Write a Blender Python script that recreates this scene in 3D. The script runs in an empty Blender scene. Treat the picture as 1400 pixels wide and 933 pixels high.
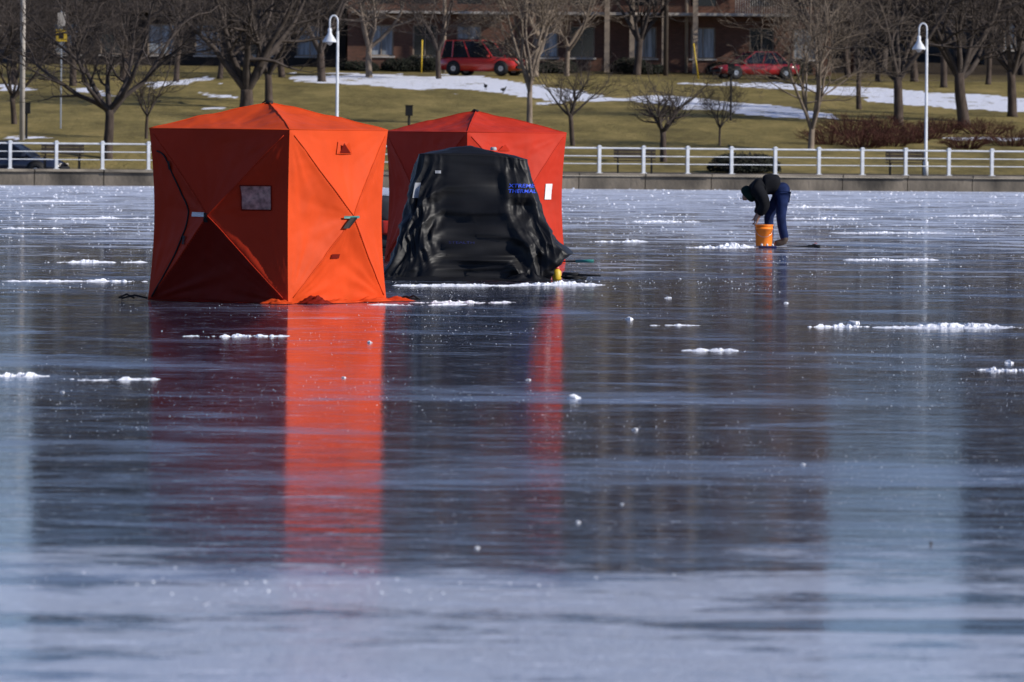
import bpy, bmesh, math, random
from mathutils import Vector, Matrix, noise
from mathutils.bvhtree import BVHTree
random.seed(7)
F_PX = 200/36*1400
CH = 1.64
HY = 194.0
R = 0.0086
sc = bpy.context.scene
COL = sc.collection

# ---------------- survey helpers (ground positions) ----------------
def uv(px, py):
    u = (px-700) - R*(HY-py)
    v = (HY-py) + R*(px-700)
    return u, v
def G(px, py):
    u, v = uv(px, py)
    d = F_PX*CH/(-v)
    return Vector((u/F_PX*d, d, 0.0))
def wall_y(x):
    return 199.0 + x*0.2234
def sstep(a, b, x):
    t = min(1, max(0, (x-a)/(b-a)))
    return t*t*(3-2*t)
def terr(x, y):
    r = y - wall_y(max(-70, min(70, x)))
    if r <= 7: z = 0.55
    elif r <= 30: z = 0.55+0.95*(r-7)/23
    elif r <= 108: z = 1.5+3.7*(r-30)/78
    elif r <= 122: z = 5.2
    elif r <= 136: z = 5.2+0.7*(r-122)/14
    elif r <= 152: z = 5.9
    elif r <= 270: z = 5.9+8.5*(r-152)/118
    else: z = 14.4+(r-270)*0.01
    if 4 < r < 22 and x < -9:
        k = sstep(4, 6, r)*(1-sstep(15, 22, r))*(1-sstep(-12, -9, x))
        z = z*(1-k)+0.12*k
    if 30 < r < 108:
        z += 0.12*noise.noise(Vector((x*.06, y*.05, 0)))
    return z
def hitT(px, py):
    u, v = uv(px, py)
    d = 203.0
    while d < 470:
        x = u/F_PX*d
        if d > wall_y(x)+0.5 and terr(x, d) >= CH+v/F_PX*d:
            return Vector((x, d, terr(x, d)))
        d += 0.25
    x = u/F_PX*300
    return Vector((x, 300, terr(x, 300)))

# ---------------- object helpers ----------------
def empty(name, loc, rz=0, label=None, category=None, group=None):
    o = bpy.data.objects.new(name, None)
    o.location = loc; o.rotation_euler = (0, 0, rz)
    o.empty_display_size = 0.2
    COL.objects.link(o)
    tag(o, label, category, group)
    return o
def tag(o, label=None, category=None, group=None, kind=None):
    if label: o["label"] = label
    if category: o["category"] = category
    if group: o["group"] = group
    if kind: o["kind"] = kind
    return o
def mobj(name, V, F, mat, parent=None, smooth=False, fm=None, loc=None):
    me = bpy.data.meshes.new(name)
    me.from_pydata([tuple(v) for v in V], [], F)
    mats = mat if isinstance(mat, (list, tuple)) else [mat]
    for m in mats: me.materials.append(m)
    if fm:
        me.polygons.foreach_set("material_index", fm)
    if smooth:
        me.polygons.foreach_set("use_smooth", [True]*len(me.polygons))
    me.update()
    o = bpy.data.objects.new(name, me)
    COL.objects.link(o)
    if parent: o.parent = parent
    if loc is not None: o.location = loc
    return o
def box(V, F, c, s, M=None):
    n = len(V)
    for dx in (-.5, .5):
        for dy in (-.5, .5):
            for dz in (-.5, .5):
                p = Vector((c[0]+dx*s[0], c[1]+dy*s[1], c[2]+dz*s[2]))
                if M: p = M @ p
                V.append(p)
    for f in ((0,1,3,2),(4,6,7,5),(0,4,5,1),(2,3,7,6),(0,2,6,4),(1,5,7,3)):
        F.append(tuple(n+i for i in f))
def tube(V, F, pts, rad, n=8, cap=True):
    pts = [Vector(p) for p in pts]
    if not isinstance(rad, (list, tuple)): rad = [rad]*len(pts)
    base = len(V)
    prev = None
    for i, p in enumerate(pts):
        if i == 0: d = pts[1]-pts[0]
        elif i == len(pts)-1: d = pts[-1]-pts[-2]
        else: d = pts[i+1]-pts[i-1]
        if d.length < 1e-9: d = Vector((0,0,1))
        d.normalize()
        if prev is None:
            a = Vector((0,0,1)) if abs(d.z) < .9 else Vector((1,0,0))
            s = d.cross(a).normalized()
        else:
            s = (prev - d*prev.dot(d))
            if s.length < 1e-6: s = d.orthogonal()
            s.normalize()
        prev = s
        t = d.cross(s)
        for k in range(n):
            an = 2*math.pi*k/n
            V.append(p + (s*math.cos(an)+t*math.sin(an))*rad[i])
    for i in range(len(pts)-1):
        for k in range(n):
            a = base+i*n+k; b = base+i*n+(k+1) % n
            F.append((a, b, b+n, a+n))
    if cap:
        F.append(tuple(base+k for k in range(n))[::-1])
        F.append(tuple(base+(len(pts)-1)*n+k for k in range(n)))
def lathe(V, F, prof, n=20, c=(0,0,0)):
    b = len(V)
    for r, z in prof:
        for k in range(n):
            a = 2*math.pi*k/n
            V.append(Vector((c[0]+r*math.cos(a), c[1]+r*math.sin(a), c[2]+z)))
    for i in range(len(prof)-1):
        for k in range(n):
            p = b+i*n+k; q = b+i*n+(k+1) % n
            F.append((p, q, q+n, p+n))

# ---------------- materials ----------------
def mat(name, col, rough=.6, var=.25, scale=5, bump=0.0, bscale=None, metal=0, spec=.5, coat=0, stretch=(1,1,1), col2=None):
    m = bpy.data.materials.new(name); m.use_nodes = True
    nt = m.node_tree; N = nt.nodes; L = nt.links
    b = N['Principled BSDF']
    tc = N.new('ShaderNodeTexCoord'); mp = N.new('ShaderNodeMapping')
    mp.inputs['Scale'].default_value = stretch
    L.new(tc.outputs['Object'], mp.inputs['Vector'])
    nz = N.new('ShaderNodeTexNoise'); nz.inputs['Scale'].default_value = scale
    nz.inputs['Detail'].default_value = 6
    L.new(mp.outputs[0], nz.inputs['Vector'])
    cr = N.new('ShaderNodeValToRGB')
    c2 = col2 or tuple(min(1, c*(1+var)) for c in col)
    c1 = col if col2 else tuple(c*(1-var) for c in col)
    cr.color_ramp.elements[0].position = .32; cr.color_ramp.elements[0].color = (*c1, 1)
    cr.color_ramp.elements[1].position = .68; cr.color_ramp.elements[1].color = (*c2, 1)
    L.new(nz.outputs[0], cr.inputs[0]); L.new(cr.outputs[0], b.inputs['Base Color'])
    b.inputs['Roughness'].default_value = rough
    b.inputs['Metallic'].default_value = metal
    b.inputs['Specular IOR Level'].default_value = spec
    b.inputs['Coat Weight'].default_value = coat
    if bump:
        n2 = N.new('ShaderNodeTexNoise'); n2.inputs['Scale'].default_value = bscale or scale*3
        n2.inputs['Detail'].default_value = 5
        L.new(mp.outputs[0], n2.inputs['Vector'])
        bp = N.new('ShaderNodeBump'); bp.inputs['Strength'].default_value = .8
        bp.inputs['Distance'].default_value = bump
        L.new(n2.outputs[0], bp.inputs['Height']); L.new(bp.outputs[0], b.inputs['Normal'])
    return m
def fabric(name, col, trans, rough=.6):
    m = mat(name, col, rough, .07, 2.2, 0, spec=.12)
    if trans <= 0: return m
    nt = m.node_tree; N = nt.nodes; L = nt.links
    b = N['Principled BSDF']; out = N['Material Output']
    t = N.new('ShaderNodeBsdfTranslucent'); t.inputs[0].default_value = (*col, 1)
    mx = N.new('ShaderNodeMixShader'); mx.inputs[0].default_value = trans
    L.new(b.outputs[0], mx.inputs[1]); L.new(t.outputs[0], mx.inputs[2]); L.new(mx.outputs[0], out.inputs[0])
    return m
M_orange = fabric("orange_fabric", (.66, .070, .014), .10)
M_orange_shade = fabric("orange_fabric_shaded", (.43, .030, .009), .0)  # orange fabric with wall shade painted in as a deeper red
M_orange_shade_trim = fabric("orange_fabric_shade_trim", (.16, .010, .005), .0)  # shade painted into the lower wall triangles; also colours trims and flaps
M_red = fabric("red_fabric", (.52, .036, .016), .08)
M_black = mat("black_nylon", (.0065, .0065, .0075), .52, .3, 4, 0, spec=.30)
M_blk = mat("black_rubber", (.012, .012, .013), .65, spec=.25)
M_white = mat("white_print", (.7, .7, .7), .5, .06)
M_grey = mat("grey_print", (.35, .36, .38), .5, .1)
M_blue = mat("blue_print", (.025, .085, .70), .5, .1)
M_blued = mat("dark_blue_print", (.006, .010, .07), .55, .6, 12)
M_clear = mat("clear_window_film", (.40, .20, .17), .12, .5, 18)
M_paintw = mat("white_paint", (.60, .62, .64), .45, .15, 3)
M_conc = mat("concrete", (.20, .17, .13), .85, .5, .9, .02, 10, stretch=(1,1,3))
M_concd = mat("dark_concrete", (.11, .092, .07), .8, .75, .8, .03, 9, stretch=(1,1,.6))  # wall face, darker and blotchier than the cap
M_bark = mat("bark", (.070, .054, .045), .95, .35, 6, .02, 20, stretch=(1,1,.3), spec=.1)
M_barkl = mat("pale_bark", (.20, .16, .125), .95, .3, 6, .02, 20, stretch=(1,1,.3), spec=.1)
M_twig = mat("twig_bark", (.068, .056, .050), .95, .35, 2, spec=.1)
M_twigl = mat("pale_twig_bark", (.18, .145, .115), .95, .35, 2, spec=.1)
M_twigr = mat("red_twig", (.065, .028, .022), .95, .45, 2, spec=.1)
M_glass = mat("dark_glass", (.012, .014, .018), .08, .3, 1)
M_curt = mat("curtained_glass", (.24, .26, .28), .25, .7, 1.3, stretch=(4,1,.4))
M_tan = mat("tan_paint", (.30, .235, .175), .8, .2, 2)
M_slab = mat("pale_concrete", (.42, .385, .345), .85, .2, 1)
M_wood = mat("weathered_wood", (.06, .044, .032), .9, .35, 4, stretch=(1,1,.1))
M_yel = mat("yellow_plastic", (.62, .42, .03), .5, .1)
M_redp = mat("red_plastic", (.5, .03, .02), .4, .1)
M_bucket = mat("orange_plastic", (.98, .24, .015), .5, .04)
M_snow = mat("snow", (.84, .86, .92), .5, .08, 8)
M_leaf = mat("evergreen_leaf", (.012, .014, .009), .8, .5, 3, spec=.2)
M_teal = mat("teal_plastic", (.03, .20, .18), .4, .1)
M_tyre = mat("tyre_rubber", (.02, .02, .02), .8)
M_rim = mat("alloy", (.45, .45, .46), .3, .1, metal=.8)

def brick(name, c1, c2, mort):
    m = bpy.data.materials.new(name); m.use_nodes = True
    nt = m.node_tree; N = nt.nodes; L = nt.links; b = N['Principled BSDF']
    tc = N.new('ShaderNodeTexCoord')
    mp = N.new('ShaderNodeMapping'); mp.inputs['Rotation'].default_value = (math.radians(90), 0, 0)
    L.new(tc.outputs['Object'], mp.inputs[0])
    br = N.new('ShaderNodeTexBrick'); br.inputs['Color1'].default_value = (*c1, 1); br.inputs['Color2'].default_value = (*c2, 1)
    br.inputs['Mortar'].default_value = (*mort, 1); br.inputs['Scale'].default_value = 1
    br.inputs['Brick Width'].default_value = .24; br.inputs['Row Height'].default_value = .08; br.inputs['Mortar Size'].default_value = .01
    L.new(mp.outputs[0], br.inputs['Vector'])
    nz = N.new('ShaderNodeTexNoise'); nz.inputs['Scale'].default_value = .5; nz.inputs['Detail'].default_value = 5
    L.new(tc.outputs['Object'], nz.inputs[0])
    mx = N.new('ShaderNodeMix'); mx.data_type = 'RGBA'; mx.blend_type = 'MULTIPLY'; mx.inputs[0].default_value = .8
    cr = N.new('ShaderNodeValToRGB'); cr.color_ramp.elements[0].color = (.5, .5, .5, 1); cr.color_ramp.elements[0].position = .3; cr.color_ramp.elements[1].position = .7
    L.new(nz.outputs[0], cr.inputs[0]); L.new(br.outputs[0], mx.inputs[6]); L.new(cr.outputs[0], mx.inputs[7])
    L.new(mx.outputs[2], b.inputs['Base Color']); b.inputs['Roughness'].default_value = .9; b.inputs['Specular IOR Level'].default_value = .2
    return m
M_brick = brick("brown_brick", (.20, .088, .058), (.135, .065, .043), (.14, .10, .08))
M_brick2 = brick("grey_brown_brick", (.045, .036, .031), (.034, .028, .024), (.05, .04, .035))

# ---------------- ice ----------------
def ice_mat():
    m = bpy.data.materials.new("lake_ice"); m.use_nodes = True
    nt = m.node_tree; N = nt.nodes; L = nt.links
    b = N['Principled BSDF']; out = N['Material Output']
    geo = N.new('ShaderNodeNewGeometry')
    sep = N.new('ShaderNodeSeparateXYZ'); L.new(geo.outputs['Position'], sep.inputs[0])
    def nz(scale, stretch, detail=6, rough=.55, off=0, dist=0):
        mp = N.new('ShaderNodeMapping'); mp.inputs['Scale'].default_value = stretch; mp.inputs['Location'].default_value = (off, off*.7, 0)
        L.new(geo.outputs['Position'], mp.inputs[0])
        n = N.new('ShaderNodeTexNoise'); n.inputs['Scale'].default_value = scale; n.inputs['Detail'].default_value = detail
        n.inputs['Roughness'].default_value = rough; n.inputs['Distortion'].default_value = dist
        L.new(mp.outputs[0], n.inputs[0]); return n.outputs[0]
    def math_(op, a, bb=None, c=None, clamp=False):
        n = N.new('ShaderNodeMath'); n.operation = op; n.use_clamp = clamp
        for i, v in enumerate((a, bb, c)):
            if v is None: continue
            if isinstance(v, (int, float)): n.inputs[i].default_value = v
            else: L.new(v, n.inputs[i])
        return n.outputs[0]
    def byY(stops):
        t = math_('MULTIPLY', sep.outputs[1], 1/200, clamp=True)
        cr = N.new('ShaderNodeValToRGB'); e = cr.color_ramp.elements
        e[0].position = stops[0][0]/200; e[0].color = (stops[0][1],)*3+(1,)
        e[1].position = stops[-1][0]/200; e[1].color = (stops[-1][1],)*3+(1,)
        for y, v in stops[1:-1]:
            k = e.new(y/200); k.color = (v, v, v, 1)
        L.new(t, cr.inputs[0]); return cr.outputs[0]
    # clear refrozen lane
    ex = math_('DIVIDE', math_('SUBTRACT', sep.outputs[0], 1.9), 1.5)
    ey = math_('DIVIDE', math_('SUBTRACT', sep.outputs[1], 19.4), .36)
    wob = math_('MULTIPLY', math_('SUBTRACT', nz(1.6, (1, 2, 1), 4, .5, 9), .5), 1.2)
    rr = math_('ADD', math_('ADD', math_('MULTIPLY', ex, ex), math_('MULTIPLY', ey, ey)), wob)
    clear = math_('MULTIPLY', math_('SUBTRACT', 1.0, rr, clamp=True), 3.0, clamp=True)
    keep = math_('SUBTRACT', 1.0, clear)
    # broad frost cover
    thr = byY([(0, .38), (20.5, .40), (22.5, .54), (25, .63), (48, .63), (60, .58), (80, .54), (100, .475), (190, .41)])
    n1 = nz(.6, (.7, 1, 1), 10, .75)
    fm = math_('DIVIDE', math_('SUBTRACT', n1, thr), .08, clamp=True)
    amt = byY([(0, .62), (20.5, .6), (24, .36), (60, .5), (100, .75), (190, .95)])
    f1 = math_('MULTIPLY', fm, amt)
    # fine crystals and scratches
    n4 = nz(6.5, (.5, 1, 1), 8, .8, 17)
    thr4 = byY([(0, .52), (24, .57), (30, .585), (55, .575), (80, .54), (190, .48)])
    f2 = math_('MULTIPLY', math_('DIVIDE', math_('SUBTRACT', n4, thr4), .06, clamp=True), .45)
    frost = math_('MULTIPLY', math_('ADD', f1, f2, clamp=True), keep)
    # milky / scoured patches, broad plus thin streaks
    n2 = nz(.33, (.5, 1, 1), 10, .68, 31, .6)
    thr2 = byY([(0, .42), (22, .46), (25, .52), (60, .53), (90, .49), (190, .42)])
    ms = math_('MULTIPLY', math_('DIVIDE', math_('SUBTRACT', n2, thr2), .14, clamp=True), .85)
    ns = nz(.9, (.4, 1, 1), 9, .75, 51, .8)
    ms2 = math_('MULTIPLY', math_('DIVIDE', math_('SUBTRACT', ns, .535), .08, clamp=True), .65)
    ms = math_('MULTIPLY', math_('MAXIMUM', ms, ms2), keep)
    n3 = math_('MULTIPLY', math_('SUBTRACT', nz(5.0, (.4, 1, 1), 8, .78, 5), .46, clamp=True), 1.1)
    rough = math_('ADD', math_('ADD', .060, math_('MULTIPLY', ms, .12)), math_('MULTIPLY', n3, .50))
    L.new(rough, b.inputs['Roughness'])
    mx = N.new('ShaderNodeMix'); mx.data_type = 'RGBA'
    mx.inputs[6].default_value = (.014, .019, .040, 1); mx.inputs[7].default_value = (.16, .195, .29, 1)
    L.new(ms, mx.inputs[0]); L.new(mx.outputs[2], b.inputs['Base Color'])
    b.inputs['IOR'].default_value = 1.31
    h = math_('ADD', nz(4.0, (.5, 1, 1), 5, .6, 3), math_('MULTIPLY', nz(.6, (.4, 1, 1), 3, .5, 13), 1.6))
    bp = N.new('ShaderNodeBump'); bp.inputs['Strength'].default_value = 1; bp.inputs['Distance'].default_value = .0034
    L.new(h, bp.inputs['Height']); L.new(bp.outputs[0], b.inputs['Normal'])
    fr = N.new('ShaderNodeBsdfPrincipled'); fr.inputs['Base Color'].default_value = (.70, .75, .88, 1); fr.inputs['Roughness'].default_value = .3
    bp2 = N.new('ShaderNodeBump'); bp2.inputs['Distance'].default_value = .04
    L.new(nz(8, (1, 1, 1), 6, .8), bp2.inputs['Height']); L.new(bp2.outputs[0], fr.inputs['Normal'])
    ms_ = N.new('ShaderNodeMixShader'); L.new(frost, ms_.inputs[0]); L.new(b.outputs[0], ms_.inputs[1]); L.new(fr.outputs[0], ms_.inputs[2])
    L.new(ms_.outputs[0], out.inputs[0])
    return m
V = [(-2500,-800,0),(2500,-800,0),(2500,wall_y(70)+.2,0),(70,wall_y(70)+.2,0),(-70,wall_y(-70)+.2,0),(-2500,wall_y(-70)+.2,0)]
ice = mobj("ice", V, [(0,1,2,3,4,5)], ice_mat())
ice["kind"] = "structure"

# ---------------- terrain ----------------
def inpoly(x, y, P):
    c = False; n = len(P); j = n-1
    for i in range(n):
        if (P[i][1] > y) != (P[j][1] > y) and x < (P[j][0]-P[i][0])*(y-P[i][1])/(P[j][1]-P[i][1])+P[i][0]: c = not c
        j = i
    return c
snowp = [
 [(395,101),(520,101),(660,106),(760,120),(850,134),(850,139),(770,137),(650,126),(520,120),(400,111)],
 [(190,113),(300,106),(300,114),(200,119)], [(95,121),(135,123),(160,131),(110,129)],
 [(275,128),(330,130),(330,136),(285,134)], [(275,147),(320,147),(320,151),(280,151)],
 [(720,137),(830,134),(960,134),(1060,145),(1150,158),(1150,165),(1050,158),(940,149),(860,139),(720,143)],
 [(930,111),(1060,114),(1200,121),(1330,128),(1420,136),(1420,154),(1300,150),(1190,137),(1060,121),(930,116)],
 [(0,118),(40,118),(60,123),(0,126)],
 [(0,184),(40,185),(80,188),(0,191)],
 [(1280,187),(1400,186),(1400,191),(1300,191)],
]
xs = [-2500,-900,-400,-200,-110,-75]
x = -60.0
while x <= 60.01: xs.append(x); x += .4
xs += [75,110,200,400,900,2500]
rs = [0,.5,2,4,4.7,5.4,6,7]
r = 8
while r < 160: rs.append(r); r += .8 if 30 < r < 125 else 1.5
rs += [170,190,210,240,270,330,500,900,2500]
V = []; F = []; snow = []; path = []
for r in rs:
    for x in xs:
        y = wall_y(max(-70, min(70, x))) + r
        z = terr(x, y)
        V.append((x, y, z))
        u = x/y*F_PX; v = (z-CH)/y*F_PX
        px = 700+u+v*R; py = HY-v+u*R
        n = noise.fractal(Vector((x*.35, y*.12, 1)), .8, 2, 5)
        s = 0
        if 10 < r < 150 and -60 <= x <= 60:
            qx = px+n*16; qy = py+n*6
            for P in snowp:
                if inpoly(qx, qy, P): s = 1
        snow.append(s)
        pv = 0
        if r <= 7: pv = 1
        if 108 <= r <= 122: pv = 1
        if x < -9 and 4 < r < 18: pv = 1
        path.append(pv)
nx = len(xs)
for i in range(len(rs)-1):
    for j in range(nx-1):
        a = i*nx+j
        F.append((a, a+1, a+nx+1, a+nx))
def terr_mat():
    m = bpy.data.materials.new("winter_lawn"); m.use_nodes = True
    nt = m.node_tree; N = nt.nodes; L = nt.links; b = N['Principled BSDF']
    geo = N.new('ShaderNodeNewGeometry')
    def nz(s, st=(1,1,1), d=6, r=.6):
        mp = N.new('ShaderNodeMapping'); mp.inputs['Scale'].default_value = st; L.new(geo.outputs['Position'], mp.inputs[0])
        n = N.new('ShaderNodeTexNoise'); n.inputs['Scale'].default_value = s; n.inputs['Detail'].default_value = d; n.inputs['Roughness'].default_value = r
        L.new(mp.outputs[0], n.inputs[0]); return n.outputs[0]
    cr = N.new('ShaderNodeValToRGB'); e = cr.color_ramp.elements
    e[0].position = .34; e[0].color = (.10, .080, .033, 1); e[1].position = .66; e[1].color = (.34, .26, .10, 1)
    k = e.new(.5); k.color = (.215, .172, .062, 1)
    L.new(nz(.35, (1, .3, 1), 10, .8), cr.inputs[0])
    sep = N.new('ShaderNodeSeparateXYZ'); L.new(geo.outputs['Position'], sep.inputs[0])
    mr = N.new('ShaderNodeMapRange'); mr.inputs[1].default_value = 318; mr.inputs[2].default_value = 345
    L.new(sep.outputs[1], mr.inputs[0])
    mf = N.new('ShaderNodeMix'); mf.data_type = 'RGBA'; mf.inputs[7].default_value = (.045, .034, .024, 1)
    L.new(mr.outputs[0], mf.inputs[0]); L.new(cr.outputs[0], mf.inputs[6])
    def attr(n):
        a = N.new('ShaderNodeAttribute'); a.attribute_name = n; return a.outputs['Fac']
    mp_ = N.new('ShaderNodeMix'); mp_.data_type = 'RGBA'; mp_.inputs[7].default_value = (.085, .075, .065, 1)
    L.new(attr("paved"), mp_.inputs[0]); L.new(mf.outputs[2], mp_.inputs[6])
    ad = N.new('ShaderNodeMath'); ad.operation = 'MULTIPLY'; ad.inputs[1].default_value = 2.2
    sb = N.new('ShaderNodeMath'); sb.operation = 'SUBTRACT'; sb.inputs[1].default_value = .5
    L.new(nz(.9, (1, .25, 1), 8, .8), sb.inputs[0]); L.new(sb.outputs[0], ad.inputs[0])
    sm = N.new('ShaderNodeMath'); sm.operation = 'ADD'; L.new(attr("snow"), sm.inputs[0]); L.new(ad.outputs[0], sm.inputs[1])
    st = N.new('ShaderNodeMapRange'); st.inputs[1].default_value = .68; st.inputs[2].default_value = .90; L.new(sm.outputs[0], st.inputs[0])
    ms = N.new('ShaderNodeMix'); ms.data_type = 'RGBA'; ms.inputs[7].default_value = (.78, .80, .88, 1)
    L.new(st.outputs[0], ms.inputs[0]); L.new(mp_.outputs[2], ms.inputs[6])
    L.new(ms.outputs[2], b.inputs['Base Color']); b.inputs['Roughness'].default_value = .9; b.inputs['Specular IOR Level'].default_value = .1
    bp = N.new('ShaderNodeBump'); bp.inputs['Distance'].default_value = .2
    L.new(nz(2.5, (1, 1, 1), 6, .7), bp.inputs['Height']); L.new(bp.outputs[0], b.inputs['Normal'])
    return m
terrain = mobj("terrain", V, F, terr_mat(), smooth=True); terrain["kind"] = "structure"
a = terrain.data.attributes.new("snow", 'FLOAT', 'POINT'); a.data.foreach_set("value", [float(s) for s in snow])
a = terrain.data.attributes.new("paved", 'FLOAT', 'POINT'); a.data.foreach_set("value", [float(s) for s in path])

# ---------------- sea wall + railing ----------------
AW = math.atan(0.2234); cw = math.cos(AW)
wallE = empty("sea_wall", (0, 199.0, 0), AW, "low weathered concrete sea wall at the edge of the ice", "sea wall")
V = []; F = []
segs = 60
for i in range(segs):
    L0 = -72+i*2.4
    box(V, F, (L0+1.2, .2, .21), (2.37, .5, .50))
mobj("wall_face", V, F, M_concd, wallE)
V = []; F = []
for i in range(segs):
    L0 = -72+i*2.4
    box(V, F, (L0+1.2, .16+.02*math.sin(i*2.3), .515+.008*math.sin(i*1.7)), (2.36, .62, .09))
mobj("wall_cap", V, F, M_conc, wallE)
rail = empty("railing", (0, 199.0, .565), AW, "white painted metal railing along the top of the sea wall", "railing")
X820 = 120/F_PX*201.5; off = (X820/cw) % 1.60
V = []; F = []
box(V, F, (0, 0, .46), (.105, .105, .92)); box(V, F, (0, 0, .935), (.14, .14, .03)); box(V, F, (0, 0, .965), (.09, .09, .03)); box(V, F, (0, 0, .01), (.2, .2, .02))
first = None
for k in range(-25, 26):
    xx = off+k*1.60
    if first is None:
        first = mobj("post", V, F, M_paintw, rail, loc=(xx, .15, 0))
    else:
        o = first.copy(); COL.objects.link(o); o.parent = rail; o.location = (xx, .15, 0)
V = []; F = []
tube(V, F, [(-41, .15, .88), (41, .15, .88)], .030, 8)
mobj("top_rail", V, F, M_paintw, rail)
for z in (.60, .33):
    V = []; F = []
    tube(V, F, [(-41, .15, z), (41, .15, z)], .017, 8)
    mobj("lower_rail", V, F, M_paintw, rail)

# ---------------- lamps ----------------
def lamp(px):
    u = (px-700); d = 201.0
    for _ in range(5):
        x = u/F_PX*d; d = wall_y(x)+1.2
    e = empty("street_lamp", (x, d, .55), 0, "white gooseneck street lamp with hanging bell shade on the promenade", "street lamp", "lamps along the promenade")
    V = []; F = []
    tube(V, F, [(0,0,0),(0,0,.5),(0,0,.52),(0,0,4.9)], [.09,.09,.058,.045], 12)
    mobj("pole", V, F, M_paintw, e, True)
    V = []; F = []
    pts = [(0,0,4.9)]
    for i in range(13):
        t = math.pi*i/12
        pts.append((-.14+.14*math.cos(t), 0, 5.25+.2*math.sin(t)))
    pts.append((-.28, 0, 5.02))
    tube(V, F, pts, .03, 10)
    mobj("gooseneck", V, F, M_paintw, e, True)
    V = []; F = []
    lathe(V, F, [(.001,5.06),(.05,5.05),(.07,4.97),(.06,4.9),(.09,4.82),(.16,4.72),(.24,4.60),(.25,4.55),(.23,4.55),(.15,4.68),(.05,4.76)], 20, (-.28, 0, -.04))
    mobj("lamp_shade", V, F, M_paintw, e, True)
    V = []; F = []
    lathe(V, F, [(.001,4.44),(.06,4.46),(.11,4.53),(.12,4.6),(.001,4.66)], 14, (-.28, 0, -.04))
    mobj("lamp_globe", V, F, M_slab, e, True)
lamp(460.5); lamp(1266)

# ---------------- tents ----------------
HW = .872
def wallpt(k, u, v, P, extra=0.0):
    an = math.radians(-90+90*k)
    n = Vector((math.cos(an), math.sin(an), 0)); t = Vector((-n.y, n.x, 0))
    a = 2*u-1; b = 2*v-1
    p = n*HW + t*(a*HW)
    pin = .048*math.sin(math.pi*v)**.9 if 0 < v < 1 else 0
    p = p*(1-pin)
    m = max(abs(a), abs(b)); tt = 1-m
    mm = min(abs(a), abs(b))/m if m > 1e-6 else 1
    bul = P['B']*tt - .055*(1-mm**1.5)*math.sin(math.pi*tt)
    wr = 0
    x = a*HW; z = b*P['H']/2
    th = math.atan2(z, x); rr = math.hypot(x, z)
    wr += .014*noise.noise(Vector((math.cos(th)*5, math.sin(th)*5, k*7+P['s'])))*min(1, rr*4)*math.exp(-rr*1.0)
    for cx in (-1, 1):
        for cz in (-1, 1):
            dx = x-cx*HW; dz = z-cz*P['H']/2
            rr = math.hypot(dx, dz); th = math.atan2(dz, dx)
            amp = .034 if cz < 0 else .014
            wr += amp*noise.noise(Vector((th*9, rr*.8, k*5+cx*2+cz+P['s'])))*min(1, rr*4)*math.exp(-rr*1.6)
    wr += .012*noise.fractal(Vector((x*2.5+k*9, z*2.5, P['s'])), .9, 2, 4)
    edge = min(1, (1-abs(a))*12)*min(1, (1-v)*12)
    z3 = v*P['H']
    if v < .06: wr += (1-v/.06)*.02*noise.noise(Vector((x*6, k*3, P['s'])))
    return p + n*(bul + wr*edge + extra) + Vector((0, 0, z3 + .003))
def roofpt(a, b, P, extra=0):
    m = max(abs(a), abs(b)); t = 1-m
    mm = min(abs(a), abs(b))/m if m > 1e-6 else 1
    z = P['H'] + P['R']*(t**.9) - .04*(1-mm**1.5)*math.sin(math.pi*t)
    z += .016*noise.fractal(Vector((a*3, b*3, P['s']+3)), 1, 2, 3)*min(1, t*10)
    return Vector((a*HW, b*HW, z+.003+extra))
def patch(k, u0, u1, v0, v1, P, off, n=6, skew=0):
    V = []; F = []
    for j in range(n+1):
        for i in range(n+1):
            fu = i/n; fv = j/n
            V.append(wallpt(k, u0+(u1-u0)*fu+skew*fv, v0+(v1-v0)*fv, P, off))
    for j in range(n):
        for i in range(n):
            a = j*(n+1)+i; F.append((a, a+1, a+n+2, a+n+1))
    return V, F
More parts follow.
